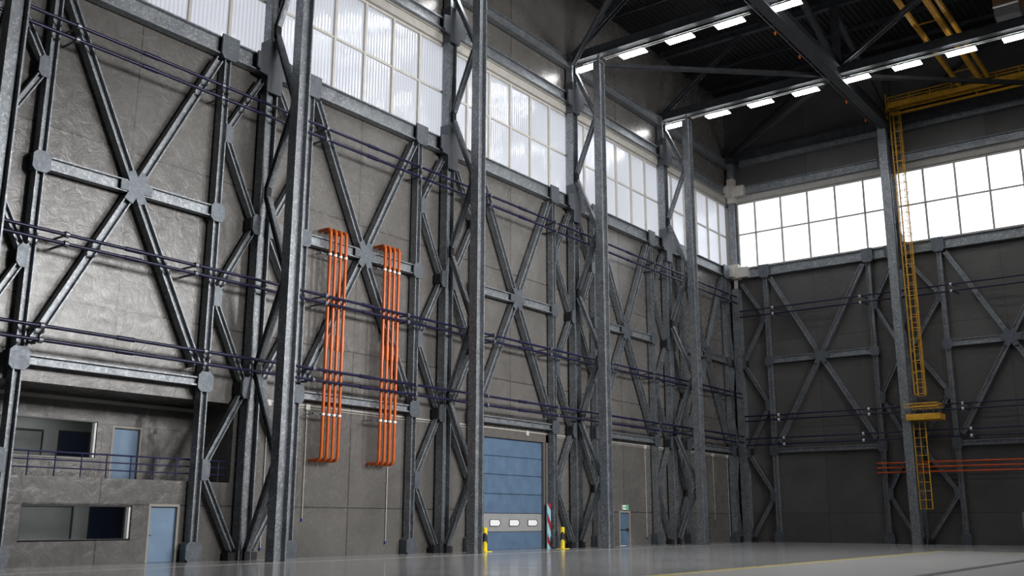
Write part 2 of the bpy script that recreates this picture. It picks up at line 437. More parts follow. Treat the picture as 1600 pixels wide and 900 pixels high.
# ------------------------------------------------------------------ X bracing in the wide bays
def make_cross(fr, w, label):
    """between two posts, s from 0 to w"""
    root = thing('cross_brace', (0,0,0), label, 'bracing')
    c = (w/2, (H1+H3-.15)/2-.07); n = -.19
    zt, zb_ = H3-.25, H1+.25
    for s0, z0 in ((.2,zt),(w-.2,zt),(.2,zb_),(w-.2,zb_)):
        q0, q1 = V(fr(s0,n,z0)), V(fr(c[0],n,c[1])); dr = (q1-q0).normalized()
        MB().hbeam(q0+dr*.45, q1-dr*.45, fr.n, .34, .38, .175, .055).build('diagonal', 'steel', root)
    for s0, s1 in ((.17,c[0]-.35),(c[0]+.35,w-.17)):
        MB().hbeam(fr(s0,n+.02,c[1]), fr(s1,n+.02,c[1]), fr.n, .5, .32, .14, .055).build('middle_rail', 'steel', root)
    # star plate
    mb = MB()
    dirs = [(V((c[0]-.2, c[1]-zb_)).normalized()), (V((-(c[0]-.2), c[1]-zb_)).normalized()), V((1,0))]
    pts = []
    angs = []
    for dv in dirs:
        for sg in (1,-1): angs.append(math.atan2(dv.y*sg, dv.x*sg))
    angs.sort()
    R, hw = .68, .2
    for i, a in enumerate(angs):
        ca, sa = math.cos(a), math.sin(a)
        pts.append((R*ca+hw*sa, R*sa-hw*ca)); pts.append((R*ca-hw*sa, R*sa+hw*ca))
        a2 = angs[(i+1) % 6]; 
        if a2 < a: a2 += 2*math.pi
        mid = (a+a2)/2; rr = hw/math.sin((a2-a)/2)
        pts.append((rr*math.cos(mid), rr*math.sin(mid)))
    mb.prism([fr(c[0]+x,.05,c[1]+z) for x, z in pts], fr.vec(0,-.07,0))
    mb.build('star_plate', 'plate', root)
    mb = MB(); mb.prism([fr(c[0]+x*.62,-.03,c[1]+z*.62) for x, z in pts], fr.vec(0,-.38,0)); mb.build('star_block', 'plate', root)
    return root
cr = None
w = B-4.85
for k in range(5):
    lab = 'X-shaped steel cross brace with a star plate %s' % BAYN[k]
    if cr is None: cr = make_cross(LO, w, lab); cr.location = (0, 2.45, 0)
    else: copy_tree(cr, (0, k*B+2.45, 0), lab)
wb = Q[1]-Q[0]
cr2 = make_cross(BO, wb, 'X-shaped cross brace on the end wall between the corner and the ladder'); cr2.location = (Q[0], BY, 0)
copy_tree(cr2, (Q[2], BY, 0), 'X-shaped cross brace on the end wall beyond the yellow ladder, cut by the frame edge')

# ------------------------------------------------------------------ horizontal beams
def beam(fr, s0, s1, z, W, D, n, label, g=.19, cat='beam', loc=None, mt='steel'):
    o = MB().hbeam(fr(0,n,0), fr(s1-s0,n,0), fr.n, W, D, g, .06).build('wall_beam', mt)
    base = V((0, s0, z)) if fr is LO else V((s0, BY, z))
    o.location = base; return tag(o, label, cat, None, 'thing')
def beam_row(s0l, width, z, W, D, n, fmt, names, fr=LO, g=.19):
    first = None
    for s0, nm in zip(s0l, names):
        if first is None: first = beam(fr, s0, s0+width, z, W, D, n, fmt % nm, g)
        else:
            base = (0, s0, z) if fr is LO else (s0, BY, z)
            tag(copy_tree(first, base), fmt % nm)
ks = [k*B for k in range(5)]
beam_row([k+2.6 for k in ks], B-5.15, H1, .36, .3, -.17, 'low slim steel beam joining two wall posts %s', BAYN, g=.135)
beam_row([k+.32 for k in ks], B-.64, H3, .82, .42, -.2, 'deep steel beam directly below the glazing %s', BAYN)
beam_row([k+.32 for k in ks], B-.64, H4, .7, .42, -.2, 'steel beam directly above the glazing %s', BAYN)
beam_row([k+.32 for k in ks], B-.64, H5, .68, .42, -.2, 'topmost wall beam under the roof trusses %s', BAYN)
for s0, s1, nm in ((.9, XB-.6, 'between corner and ladder column'), (XB+.04, 27, 'beyond the ladder column')):
    beam(BO, s0, s1, H3, .82, .42, -.2, 'deep end wall beam below the bright windows, '+nm)
    beam(BO, s0, s1, H4, .7, .42, -.2, 'end wall beam above the bright windows, '+nm)
    beam(BO, s0, s1, H5, .72, .42, -.2, 'topmost end wall beam in the shade, '+nm)
beam(BO, Q[0]+.17, Q[1]-.17, H1, .36, .3, -.17, 'low slim end wall beam between the corner and ladder column', .135)
beam(BO, Q[2]+.17, Q[2]+8.3, H1, .36, .3, -.17, 'low slim end wall beam beyond the yellow ladder', .135)

# ------------------------------------------------------------------ room shell
def holed(fr, s0, s1, z0, z1, holes, n, th):
    ss = sorted({s0, s1, *[h[0] for h in holes], *[h[1] for h in holes]}); zs = sorted({z0, z1, *[h[2] for h in holes], *[h[3] for h in holes]})
    ss = [s for s in ss if s0 <= s <= s1]; zs = [z for z in zs if z0 <= z <= z1]
    solid = lambda i, j: 0 <= i < len(ss)-1 and 0 <= j < len(zs)-1 and not any(h[0] <= (ss[i]+ss[i+1])/2 <= h[1] and h[2] <= (zs[j]+zs[j+1])/2 <= h[3] for h in holes)
    mb = MB()
    for i in range(len(ss)-1):
        for j in range(len(zs)-1):
            if not solid(i, j): continue
            a, b_, c_, d_ = ss[i], ss[i+1], zs[j], zs[j+1]
            mb.raw([fr(a,n,c_), fr(b_,n,c_), fr(b_,n,d_), fr(a,n,d_)], [(0,1,2,3)]); mb.raw([fr(a,n-th,c_), fr(b_,n-th,c_), fr(b_,n-th,d_), fr(a,n-th,d_)], [(3,2,1,0)])
            for di, dj, e in ((-1,0,((a,c_),(a,d_))),(1,0,((b_,c_),(b_,d_))),(0,-1,((a,c_),(b_,c_))),(0,1,((a,d_),(b_,d_)))):
                if not solid(i+di, j+dj):
                    (p, q), (r, t) = e; mb.raw([fr(p,n,q), fr(r,n,t), fr(r,n-th,t), fr(p,n-th,q)], [(0,1,2,3)])
    import bmesh
    return mb
WX = -.5
YN, YF, XF = -24.0, 62.26, 42.0
OFF0, OFF1 = -8.0, 12.0
GZ0, GZ1 = 22.3, 28.05
holes = [(OFF0, OFF1, 3.1, 6.35), (3.35, 7.63, .88, 2.12), (8.38, 9.64, -.01, 2.14), (28.8, 34.45, -.01, 6.13), (43.12, 44.42, -.01, 2.16)]
holes += [(k*B+.0, k*B+B, GZ0, GZ1) for k in range(-1, 5)]
def fix(mb, name, mt, label, cat='wall'):
    import bmesh
    o = mb.build(name, mt)
    bm = bmesh.new(); bm.from_mesh(o.data); bmesh.ops.remove_doubles(bm, verts=bm.verts, dist=1e-4); bmesh.ops.recalc_face_normals(bm, faces=bm.faces); bm.to_mesh(o.data); bm.free()
    return tag(o, label, cat, None, 'structure')
wl = fix(holed(LF, YN, YF+.3, 0, ROOF, holes, WX, .35), 'wall_left', 'wall', 'long brown-grey cement panel wall with glazing, roller door and office recess')
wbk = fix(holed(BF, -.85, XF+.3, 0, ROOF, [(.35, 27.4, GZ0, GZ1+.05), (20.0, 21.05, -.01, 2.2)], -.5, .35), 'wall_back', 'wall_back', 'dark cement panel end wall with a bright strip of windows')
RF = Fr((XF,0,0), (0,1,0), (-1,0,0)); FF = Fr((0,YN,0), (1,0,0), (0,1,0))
fix(holed(RF, YN, YF+.3, 0, ROOF, [(8.5+k*12, 15.5+k*12, 14.5, 22.5) for k in range(0, 3)], 0, .35), 'wall_right', 'wall_back', 'long wall behind the viewpoint with daylight windows')  # openings added for the direction of the light and the near wall's sheen
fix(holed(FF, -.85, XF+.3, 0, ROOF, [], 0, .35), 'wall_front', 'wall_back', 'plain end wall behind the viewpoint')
mb = MB().box((-8,YN-.4,-.2), (XF+.5,YF+.5,0)); struct(mb, 'floor', 'floor', 'polished grey concrete floor of the hall')
# corrugated roof deck
pr = []; x = -1.0
while x < XF+.5:
    pr += [(x, 0), (x+.14, 0), (x+.2, .12), (x+.34, .12)]; x += .4
vs = [(a, YN-.4, ROOF+h) for a, h in pr]+[(a, YF+.5, ROOF+h) for a, h in pr]; n_ = len(pr)
mb = MB().raw(vs, [(i, i+1, i+1+n_, i+n_) for i in range(n_-1)]); mb.box((-1,YN-.4,ROOF+.3), (XF+.5,YF+.5,ROOF+.5))
struct(mb, 'ceiling', 'deck', 'dark corrugated roof deck above the trusses')
# floor paint
mb = MB().box((19.0,-20,0), (XF,45.0,.003)); struct(mb, 'floor_panel', 'apron', 'lighter brushed concrete area inside the yellow line', 'floor')
mb = MB(); mb.box((18.7,-20,0), (19.1,45.3,.006)); mb.box((19.1,44.9,0), (XF,45.3,.006)); struct(mb, 'floor_marking', 'paint_yellow', 'thin yellow line painted on the floor, turning a corner', 'floor')
mb = MB().box((25.0,-20,.003), (25.45,44.9,.006)); struct(mb, 'floor_marking', 'paint_dark', 'dark strip crossing the pale floor area', 'floor')
mb = MB(); mb.box((3.0,-20,0), (3.1,59.5,.004)); mb.box((3.1,59.4,0), (30,59.5,.004)); struct(mb, 'floor_marking', 'paint_white', 'thin pale line painted on the floor along the columns', 'floor')
# trims round glazing
mb = MB(); mb.box((WX,YN,GZ1+.02), (WX+.16,YF,GZ1+.5)); mb.box((WX,YN,GZ1+.5), (WX+.28,YF,GZ1+.56)); struct(mb, 'trim_1', 'trim_cream', 'cream moulding strip above the long glazing', 'trim')
mb = MB(); mb.box((WX,YN,GZ0-.12), (WX+.3,YF-.1,GZ0-.02)); struct(mb, 'trim_2', 'trim_cream', 'cream sill strip under the long glazing', 'trim')
mb = MB(); mb.box((0,62.1,GZ1+.07), (28,62.26,GZ1+.5)); mb.box((0,62.0,GZ1+.5), (28,62.26,GZ1+.56)); struct(mb, 'trim_3', 'trim_cream', 'cream moulding strip above the end wall windows', 'trim')
mb = MB(); mb.box((0,61.98,GZ0-.12), (28,62.26,GZ0-.02)); struct(mb, 'trim_4', 'trim_cream', 'cream sill strip under the end wall windows', 'trim')
mb = MB(); mb.box((WX,12.05,6.62), (WX+.03,YF,6.66)); struct(mb, 'trim_5', 'trim_cream', 'thin horizontal cover strip low on the long wall', 'trim')

# glazing bays
def window_bay(name, fr, s0, s1, cols, z0, z1, zm, n, pane_mat, label):
    root = bpy.data.objects.new(name, None); COL.objects.link(root); root.location = fr(s0, n, z0); tag(root, label, 'window', None, 'structure')
    f = Fr((0,0,0), fr.s, fr.n); W, H = s1-s0, z1-z0; zq = zm-z0
    mb = MB()
    mb.box(f(0,0,0), f(W,.1,.1)); mb.box(f(0,0,H-.13), f(W,.12,H)); mb.box(f(0,0,zq-.06), f(W,.1,zq+.06))
    for c_ in cols:
        h = .07
        mb.box(f(max(c_-s0-h,0),0,0), f(min(c_-s0+h,W),.13,H))
    mb.build('window_frame', 'cream', root)
    cs = sorted({s0, s1, *cols})
    for a, b_ in zip(cs[:-1], cs[1:]):
        if b_-a < .3: continue
        for u, v in ((.05, zq), (zq, H-.05)):
            MB().box(f(a-s0,-.02,u), f(b_-s0,.0,v)).build('window_pane', pane_mat, root)
    return root
wn = 1
for k in range(-1, 5):
    s0, s1 = k*B, k*B+B
    if k == 4: s1 = 61.9
    cols = [k*B+i*B/6 for i in range(0, 7) if k*B+i*B/6 < s1+.1]
    nm = 'window_%d' % wn; wn += 1
    window_bay(nm, LF, s0, s1, cols, GZ0, GZ1, 25.15, WX-.12, 'polycarbonate', 'two rows of ribbed translucent panes '+(BAYN[k] if k >= 0 else 'nearest the viewpoint on the long wall'))
for (s0, s1) in ((.35, 13.4), (13.4, 27.4)):
    cols = [-.34+2.285*i for i in range(0, 14)]; cols = [c_ for c_ in cols if s0 < c_ <= s1+.01]
    cols = sorted(set(cols+[s0, s1]) if s0 < 1 else set(cols))
    nm = 'window_%d' % wn; wn += 1
    window_bay(nm, BF, s0, s1, cols, GZ0, GZ1+.05, 25.3, -.62, 'glass', 'bright clear end wall windows '+('between corner and ladder' if s0 < 1 else 'beyond the ladder column'))

# ------------------------------------------------------------------ office recess
mb = MB()
OB = -3.0
mbw = holed(LF, OFF0-.3, OFF1+.3, 3.1, 6.35, [(2.0, 7.38, 3.95, 5.4), (8.08, 9.32, 3.09, 5.25)], OB, .25)
fix(mbw, 'wall_office_upper', 'wall_office', 'recessed upper office wall with a window and blue door')
mb = MB(); mb.box((OB-.25,OFF0-.3,6.35), (WX-.35,OFF1+.3,6.6)); struct(mb, 'ceiling_office', 'wall_office', 'underside of the wall over the office gallery')
mb = MB(); mb.box((OB-.25,OFF0-.3,2.85), (WX-.35,OFF1+.3,3.1)); struct(mb, 'floor_gallery', 'wall_office', 'floor slab of the office gallery')
mb = MB(); mb.box((OB,OFF1,3.1), (WX-.35,OFF1+.3,6.35)); mb.box((OB,OFF0-.3,3.1), (WX-.35,OFF0,6.35)); struct(mb, 'wall_office_end', 'wall_office', 'end wall closing the office gallery')
mb = MB(); mb.box((OB,OFF0,6.12), (OB+.1,OFF1,6.26)); struct(mb, 'trim_6', 'trim_cream', 'pale strip where the gallery wall meets its ceiling', 'trim')
def room(name, x1, x0, y0, y1, z0, z1, label):
    mb = MB()
    for a, b_ in (((x0-.1,y0,z0),(x0,y1,z1)), ((x0,y0-.1,z0),(x1,y0,z1)), ((x0,y1,z0),(x1,y1+.1,z1)), ((x0,y0,z1),(x1,y1,z1+.1)), ((x0,y0,z0-.1),(x1,y1,z0))): mb.box(a, b_)
    return struct(mb, name, 'room_gray', label, 'wall')
room('wall_room_lower', -.87, -3.5, 1.0, 11.0, .05, 2.7, 'plain grey walls of the lower office')
room('wall_room_upper', -3.27, -6.0, 1.0, 11.0, 3.2, 6.0, 'plain grey walls of the upper office')
def door(name, fr, s0, s1, z0, z1, n, label, mt='door_blue', hs=None, frame='door_frame', bar=False):
    root = bpy.data.objects.new(name, None); COL.objects.link(root); root.location = fr(s0, n, z0); tag(root, label, 'door', None, 'structure')
    f = Fr((0,0,0), fr.s, fr.n); W, H = s1-s0, z1-z0
    mb = MB(); mb.box(f(-.05,.13,0), f(.04,-.06,H+.05)); mb.box(f(W-.04,.13,0), f(W+.05,-.06,H+.05)); mb.box(f(.04,.13,H-.04), f(W-.04,-.06,H+.05)); mb.build('door_frame', frame, root)
    MB().box(f(.04,-.04,0.01), f(W-.04,.0,H-.04)).build('door_leaf', mt, root)
    if bar:
        mb = MB(); mb.tube([f(.08,.07,1.02), f(W-.12,.07,1.02)], .022, 8); mb.box(f(W-.26,0,.92), f(W-.12,.09,1.12)); mb.box(f(.06,0,.97), f(.13,.09,1.07)); mb.build('push_bar', 'black', root)
    else:
        hx = .12 if hs else W-.12
        mb = MB(); mb.tube([f(hx,0,1.03), f(hx,.06,1.03), f(hx+(.12 if hs else -.12),.06,1.03)], .014, 8); mb.build('handle', 'clamp', root)
    return root
door('door_1', LF, 8.38, 9.64, 0, 2.14, WX-.12, 'pale blue ground floor office door', hs=True)
door('door_2', LF, 8.08, 9.32, 3.1, 5.25, OB-.12, 'pale blue upper office door on the gallery', hs=True)
door('door_3', LF, 43.12, 44.42, 0, 2.16, WX-.1, 'dark blue exit door with a black push bar', mt='roller_blue', bar=True)
door('door_4', BF, 20.0, 21.05, 0, 2.2, -.6, 'pale blue door at the edge of the end wall', hs=True)
# office windows
def office_window(name, x, y0, y1, z0, z1, label):
    root = bpy.data.objects.new(name, None); COL.objects.link(root); root.location = (x, y0, z0); tag(root, label, 'window', None, 'structure')
    W, H = y1-y0, z1-z0
    mb = MB(); t = .05
    for a, b_ in (((-.1,0,0),(.04,t,H)), ((-.1,t,H-t),(.04,W-t,H)), ((-.1,t,0),(.04,W-t,t*.7))): mb.box(a, b_)
    mb.build('window_frame', 'black', root)
    MB().box((-.18,W-.1,.0), (.0,W-.02,H-.02)).build('window_jamb', 'frame_white', root)
    MB().box((-.2,0,-.03), (.08,W,.0)).build('window_sill', 'trim_cream', root)
    MB().box((-.16,t,t), (-.145,W-.1,H-t)).build('window_pane', 'glass_office', root)
office_window('window_9', WX-.08, 3.35, 7.63, .88, 2.12, 'wide ground floor office window')
office_window('window_10', OB-.04, 2.0, 7.38, 3.95, 5.4, 'wide upper office window behind the railing')
def inner(name, x, y0, y1, z0, z1, mt, label, cat):
    root = thing(name, (x, y0, z0), label, cat)
    W, H = y1-y0, z1-z0
    mb = MB(); mb.box((0,-.07,0), (.06,0,H+.07)); mb.box((0,W,0), (.06,W+.07,H+.07)); mb.box((0,0,H), (.06,W,H+.07)); mb.build('frame', 'black', root)
    MB().box((0,0,0), (.03,W,H)).build('panel', mt, root)
inner('inner_door', -3.5, 7.72, 9.1, .05, 2.07, 'dark_blue', 'dark blue door inside the ground floor office', 'door')
inner('inner_door', -6.0, 7.5, 8.8, 3.2, 5.15, 'dark_blue', 'dark blue door inside the upper office', 'door')
inner('wall_board', -3.5, 3.4, 6.9, .3, 2.08, 'room_dark', 'dark grey board behind the ground floor office window', 'board')
inner('wall_board', -6.0, 3.2, 6.7, 3.6, 5.12, 'room_dark', 'dark grey board behind the upper office window', 'board')
# gallery railing
rl = thing('gallery_railing', (WX-.1, OFF0, 3.1), 'low dark blue tube railing along the office gallery', 'railing')
L_ = OFF1-OFF0
for z, r in ((.86, .034), (.58, .026), (.3, .026)):
    MB().tube([(0,.05,z), (0,L_-.05,z)], r, 8).build('rail', 'rail_blue', rl, smooth=True)
y = 3.46-OFF0-11*1.0
bal = None
while y < L_:
    if y > .02:
        if bal is None: bal = MB().tube([(0,0,0), (0,0,.86)], .024, 8).build('baluster', 'rail_blue', rl, (0,y,0))
        else: c2 = bal.copy(); COL.objects.link(c2); c2.parent = rl; c2.location = (0, y, 0)
    y += 1.0

# ------------------------------------------------------------------ roller door
rd = bpy.data.objects.new('door_5', None); COL.objects.link(rd); rd.location = (WX-.14, 28.8, 0); tag(rd, 'tall blue sectional roller door with a grey windowed band', 'door', None, 'structure')
Wd = 5.65; zz = [.01, .98, 1.98, 3.04, 4.1, 5.12, 6.12]
for i in range(6):
    mt = 'roller_gray' if i == 1 else 'roller_blue'
    mb = MB(); z0, z1 = zz[i]+.012, zz[i+1]-.012
    mb.prism([(0,0,z0),(.035,0,z0+.03),(.035,0,z1-.03),(0,0,z1)], (0,Wd,0)); mb.box((-.05,0,z0-.02), (0,Wd,z1+.02))
    sec = mb.build('door_section', mt, rd)
    if i == 1:
        for yc in (1.215, 2.99, 4.755):
            w2, h2, ch = .49, .19, .14
            pts = [(-w2+.04,-h2),(w2-ch,-h2),(w2,-h2+ch),(w2,h2-ch),(w2-ch,h2),(-w2+.04,h2),(-w2,h2-.05),(-w2,-h2+.05)]
            MB().prism([(.036,yc+a,1.47+c_) for a, c_ in pts], (.035,0,0)).build('porthole_frame', 'black', sec)
            pts = [(a*.9-.03,c_*.82) for a, c_ in pts]
            MB().prism([(.072,yc+a,1.47+c_) for a, c_ in pts], (.01,0,0)).build('porthole_pane', 'door_window', sec)
mb = MB(); mb.box((.14,-.5,0), (.2,-.0,6.6)); mb.box((.14,Wd,0), (.2,Wd+.16,6.13)); mb.box((.14,Wd+.26,0), (.2,Wd+.75,6.58)); mb.box((.14,-.0,6.13), (.2,Wd+.75,6.6)); mb.build('door_frame', 'roller_frame', rd)

# hazard board and bollards by the roller door
hb = thing('hazard_board', (WX+.24, 34.42, 0), 'tall striped red and pale blue guard board beside the roller door', 'guard board')
MB().box((0,.06,0), (.06,.42,2.58)).build('board', 'blue_stripe', hb)
mb = MB()
for z in (-.25, .95, 2.15):
    poly = [(.06, z+.62), (.06, z+1.12), (.42, z+.5), (.42, z)]
    poly = [(a, min(max(c_, 0), 2.58)) for a, c_ in poly]
    mb.prism([(.062,a,c_) for a, c_ in poly], (.008,0,0))
mb.build('stripe', 'red_stripe', hb)
def bollard(x, y, label):
    root = thing('bollard', (x, y, 0), label, 'bollard')
    MB().box((-.28,-.28,0), (.28,.28,.03)).build('base_plate', 'yellow_bright', root)
    mb = MB(); mb.tube([(0,0,.03), (0,0,1.2)], .13, 16); mb.build('tube', 'yellow_bright', root, smooth=True)
    mb = MB(); seg = 16; r = .133
    for zc in (.34,):
        vs = []
        for k in range(seg+1):
            a = 2*math.pi*k/seg; off = .2*math.cos(a+.9)
            vs += [(r*math.cos(a), r*math.sin(a), zc+off), (r*math.cos(a), r*math.sin(a), zc+.42+off)]
        mb.raw(vs, [(2*k, 2*k+2, 2*k+3, 2*k+1) for k in range(seg)])
    mb.build('stripe', 'black', root)
    MB().tube([(0,0,1.2), (0,0,1.24)], .12, 16).build('cap', 'yellow_bright', root)
bollard(.5, 35.0, 'yellow and black striped bollard between the hazard board and zigzag bracing')
bollard(.5, 27.75, 'yellow and black striped bollard half hidden by the column beside the roller door')
# exit sign
ex = thing('exit_sign', (WX+.0, 43.5, 2.3), 'small green and white exit sign above the exit door', 'sign')
MB().box((0,0,0), (.06,.72,.3)).build('sign_body', 'sign_white', ex)
mb = MB(); f0 = .062
mb.box((f0,.36,.02), (f0+.004,.70,.28)); mb.build('pictogram_field', 'sign_green', ex)
mb = MB(); q = f0+.006
mb.prism([(q,.05,.15),(q,.15,.24),(q,.15,.18),(q,.3,.18),(q,.3,.12),(q,.15,.12),(q,.15,.06)], (.003,0,0)); mb.build('arrow', 'sign_green', ex)
mb = MB(); mb.tube([(q,.55,.235), (q+.004,.55,.235)], .024, 10)
for a, b_, w_ in (((.55,.2),(.53,.13),.03), ((.54,.19),(.47,.16),.014), ((.54,.19),(.6,.15),.014), ((.53,.13),(.47,.09),.018), ((.47,.09),(.43,.05),.014), ((.53,.13),(.58,.08),.018), ((.58,.08),(.6,.04),.014)):
    mb.bar((q,*a), (q,*b_), (1,0,0), w_, .004)
mb.build('running_figure', 'sign_white', ex)

# ------------------------------------------------------------------ dark blue wall pipes
def clamp(z, x0, off):
    pass
def wall_pipe(label, fr, s0, s1, z, n, clamps, coup, lean, r=.068, cm='clamp', wn_=-.5):
    root = thing('wall_pipe', fr(s0, n, z), label, 'pipe')
    f = Fr((0,0,0), fr.s, fr.n)
    MB().tube([f(0,0,0), f(s1-s0,0,0)], r, 10).build('tube', 'navy', root, smooth=True)
    for c_ in coup:
        MB().tube([f(c_-s0-.35,0,0), f(c_-s0+.35,0,0)], r*1.35, 10).build('coupling', 'navy', root, smooth=True)
    for c_ in clamps:
        MB().tube([f(c_-s0-.07,0,0), f(c_-s0+.07,0,0)], r*1.75, 12).build('clamp', cm, root, smooth=True)
        mb = MB(); mb.bar(f(c_-s0,-.05,-.02), f(c_-s0-lean,wn_+.012-n,-.02), (0,0,1), .05, .07); mb.build('bracket_arm', 'bracket', root)
    return root
LV = [('upper', 19.65, 19.1), ('middle', 11.6, 11.26), ('lower', 8.18, 7.68)]
for nm, za, zb_ in LV:
    for z, w_ in ((za, 'top'), (zb_, 'bottom')):
        off = {'upper': (3.0, 9.55), 'middle': (3.4, 8.9), 'lower': (2.85, 9.6)}[nm]
        cl = [k*B+o for k in range(5) for o in off if k*B+o < 60]
        cp = [k*B+6.1 for k in range(5)]
        wall_pipe('dark blue pipe along the long wall, %s of the %s pair' % (w_, nm), LF, -10, 61.0, z, .5, cl, cp, .0)
for nm, za, zb_ in (('upper', 18.45, 17.95), ('middle', 9.78, 9.4), ('lower', 7.98, 7.48)):
    for z, w_ in ((za, 'top'), (zb_, 'bottom')):
        cl = [3.45, 10.5, 17.1] if nm != 'lower' else [3.77, 9.96, 17.5]
        wall_pipe('dark blue pipe along the end wall, %s of the %s pair' % (w_, nm), BF, .6, 27, z, .56, cl, [], -.25, .062, 'clamp_white')

# ------------------------------------------------------------------ upright orange pipes
OR = (.28,)
def orange_pipe():
    root = thing('orange_pipe', (0,0,0), '', 'pipe')
    r = .078; R = .22; zt, zb2 = 14.95, 4.22
    pts = [(WX-.28+.0, 0, zb2)]
    pts = [(WX-.28, 0, zb2)]
    def arc(cx, cz, a0, a1, n=7): return [(cx+R*math.cos(a0+(a1-a0)*i/n), 0, cz+R*math.sin(a0+(a1-a0)*i/n)) for i in range(n+1)]
    pts += arc(-R, zb2+R, -math.pi/2, 0)
    pts += arc(-R, zt-R, 0, math.pi/2)
    pts.append((WX-.28, 0, zt))
    MB().tube(pts, r, 12).build('tube', 'orange', root, smooth=True)
    MB().tube([(0,0,9.2), (0,0,9.9)], r*1.28, 12).build('sleeve', 'orange', root, smooth=True)
    for z in (13.68, 6.24): MB().tube([(0,0,z-.05), (0,0,z+.05)], r*1.3, 12).build('clamp', 'clamp_white', root, smooth=True)
    return root
op = None
ordn = ['first', 'second', 'third', 'last']
for g, y0 in enumerate((16.25, 19.9)):
    for i in range(4):
        lab = '%s upright orange pipe in the group %s' % (ordn[i], 'closer to the office recess' if g == 0 else 'closer to the roller door')
        if op is None: op = orange_pipe(); op['label'] = lab; op.location = (.28, y0, 0)
        else: copy_tree(op, (.28, y0+i*.333, 0), lab)
    for z, w_ in ((13.68, 'high'), (6.24, 'low')):
        rk = thing('pipe_rack', (.28, y0, z), '%s clamp rack holding the orange pipes closer to the %s' % (w_, 'office recess' if g == 0 else 'roller door'), 'rack')
        MB().box((-.14,-.45,-.03), (-.09,1.2,.03)).build('rail', 'bracket', rk)
        for yy in (-.4, 1.15):
            MB().tube([(-.14,yy,0), (WX-.28,yy,0)], .02, 6).build('rod', 'clamp', rk)
        MB().tube([(-.12,-.5,0), (.0,-.5,0)], .03, 8).build('end_stud', 'clamp', rk)
# end wall orange pipes
for z, w_ in ((5.76, 'top'), (5.42, 'middle'), (5.08, 'bottom')):
    root = thing('orange_pipe', (10.7, BY-.32, z), 'horizontal orange pipe low on the end wall, %s of three' % w_, 'pipe')
    MB().tube([(0,.8,0), (0,.12,0), (.04,.04,0), (.12,0,0), (16,0,0)], .058, 10).build('tube', 'orange_red', root, smooth=True)
    MB().tube([(7.3,0,0), (7.8,0,0)], .075, 10).build('sleeve', 'orange_red', root, smooth=True)

# ------------------------------------------------------------------ conduits and pull cords
cd = thing('cable_conduit', (WX+.03, 13.5, 6.53), 'thin twin pale conduit running low along the long wall', 'conduit')
for z in (0, .14): MB().tube([(0,0,z), (0,46.8,z)], .016, 6).build('tube', 'conduit', cd)
for y, zb2, lab in ((13.73, .35, 'thin hanging cord with blue tip behind the column beside the orange pipes'), (15.95, 1.55, 'thin hanging cord with blue tip just before the orange pipes'),
                    (21.25, .5, 'thin hanging cord with blue tip below the orange pipes closer to the roller door'), (46.6, .4, 'thin hanging cord beside the exit door'),
                    (57.15, 1.55, 'thin short hanging cord near the hall corner'), (59.7, .3, 'thin long hanging cord beside the last wall post')):
    root = thing('pull_cord', (WX+.06, y, zb2), lab, 'cord')
    MB().tube([(0,0,.1), (0,0,6.53-zb2)], .022, 6).build('cord', 'conduit', root)
    MB().box((-.05,-.12,6.45-zb2), (.07,.12,6.7-zb2)).build('junction_box', 'cream', root)
    MB().tube([(0,0,0), (0,0,.12)], .04, 8).build('tip', 'blue_tip', root)
jb = MB().box((WX,32.7,6.44), (WX+.1,32.95,6.7)).build('junction_box', 'cream'); tag(jb, 'small pale junction box centred above the roller door', 'box')

# ------------------------------------------------------------------ roof steel
def truss(y, label, xs=0.0):
    root = thing('roof_truss', (0, y, 0), label, 'truss')
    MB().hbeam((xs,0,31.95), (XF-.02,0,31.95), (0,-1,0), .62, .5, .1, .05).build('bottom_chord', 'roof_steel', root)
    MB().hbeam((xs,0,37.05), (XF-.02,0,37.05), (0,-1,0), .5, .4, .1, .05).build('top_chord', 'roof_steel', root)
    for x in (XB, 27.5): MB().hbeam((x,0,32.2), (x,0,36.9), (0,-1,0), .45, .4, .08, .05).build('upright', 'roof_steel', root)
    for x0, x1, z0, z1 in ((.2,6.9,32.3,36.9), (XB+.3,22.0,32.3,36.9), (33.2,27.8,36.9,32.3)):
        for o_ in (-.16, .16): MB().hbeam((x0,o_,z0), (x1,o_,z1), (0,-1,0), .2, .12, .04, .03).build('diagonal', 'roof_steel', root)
    return root
t0 = truss(50, 'roof truss carrying the lamp row closer to the end wall')
copy_tree(t0, (0,37.5,0), 'roof truss carrying the lamp row across the picture top')
copy_tree(t0, (0,61.4,0), 'shaded roof truss right against the end wall')
copy_tree(t0, (0,25,0), 'roof truss overhead, closer to the viewpoint')
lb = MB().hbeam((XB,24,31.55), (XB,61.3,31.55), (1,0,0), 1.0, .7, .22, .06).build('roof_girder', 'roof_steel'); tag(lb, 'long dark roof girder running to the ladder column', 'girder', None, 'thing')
for i, (a, b_) in enumerate((((.2,37.7,31.6),(13.4,49.7,31.6)), ((14.1,50.3,31.6),(27.3,62,31.6)), ((.2,61.6,32.0),(13.4,50.4,32.0)), ((.2,37.3,31.6),(13.4,25.3,31.6)), ((14.1,49.7,32.2),(27.3,37.8,32.2)))):
    lab = ['flat diagonal roof tie from the wall column to the girder crossing', 'flat diagonal roof tie from the girder crossing towards the yellow crane rail', 'dim roof tie from the hall corner to the girder crossing',
           'roof tie running overhead from the wall towards the viewpoint', 'dim roof tie beyond the girder crossing under the brown box'][i]
    o = MB().hbeam(a, b_, (0,0,-1), .3, .26, .06, .04).build('roof_tie', 'roof_steel'); tag(o, lab, 'roof tie')
gd = None
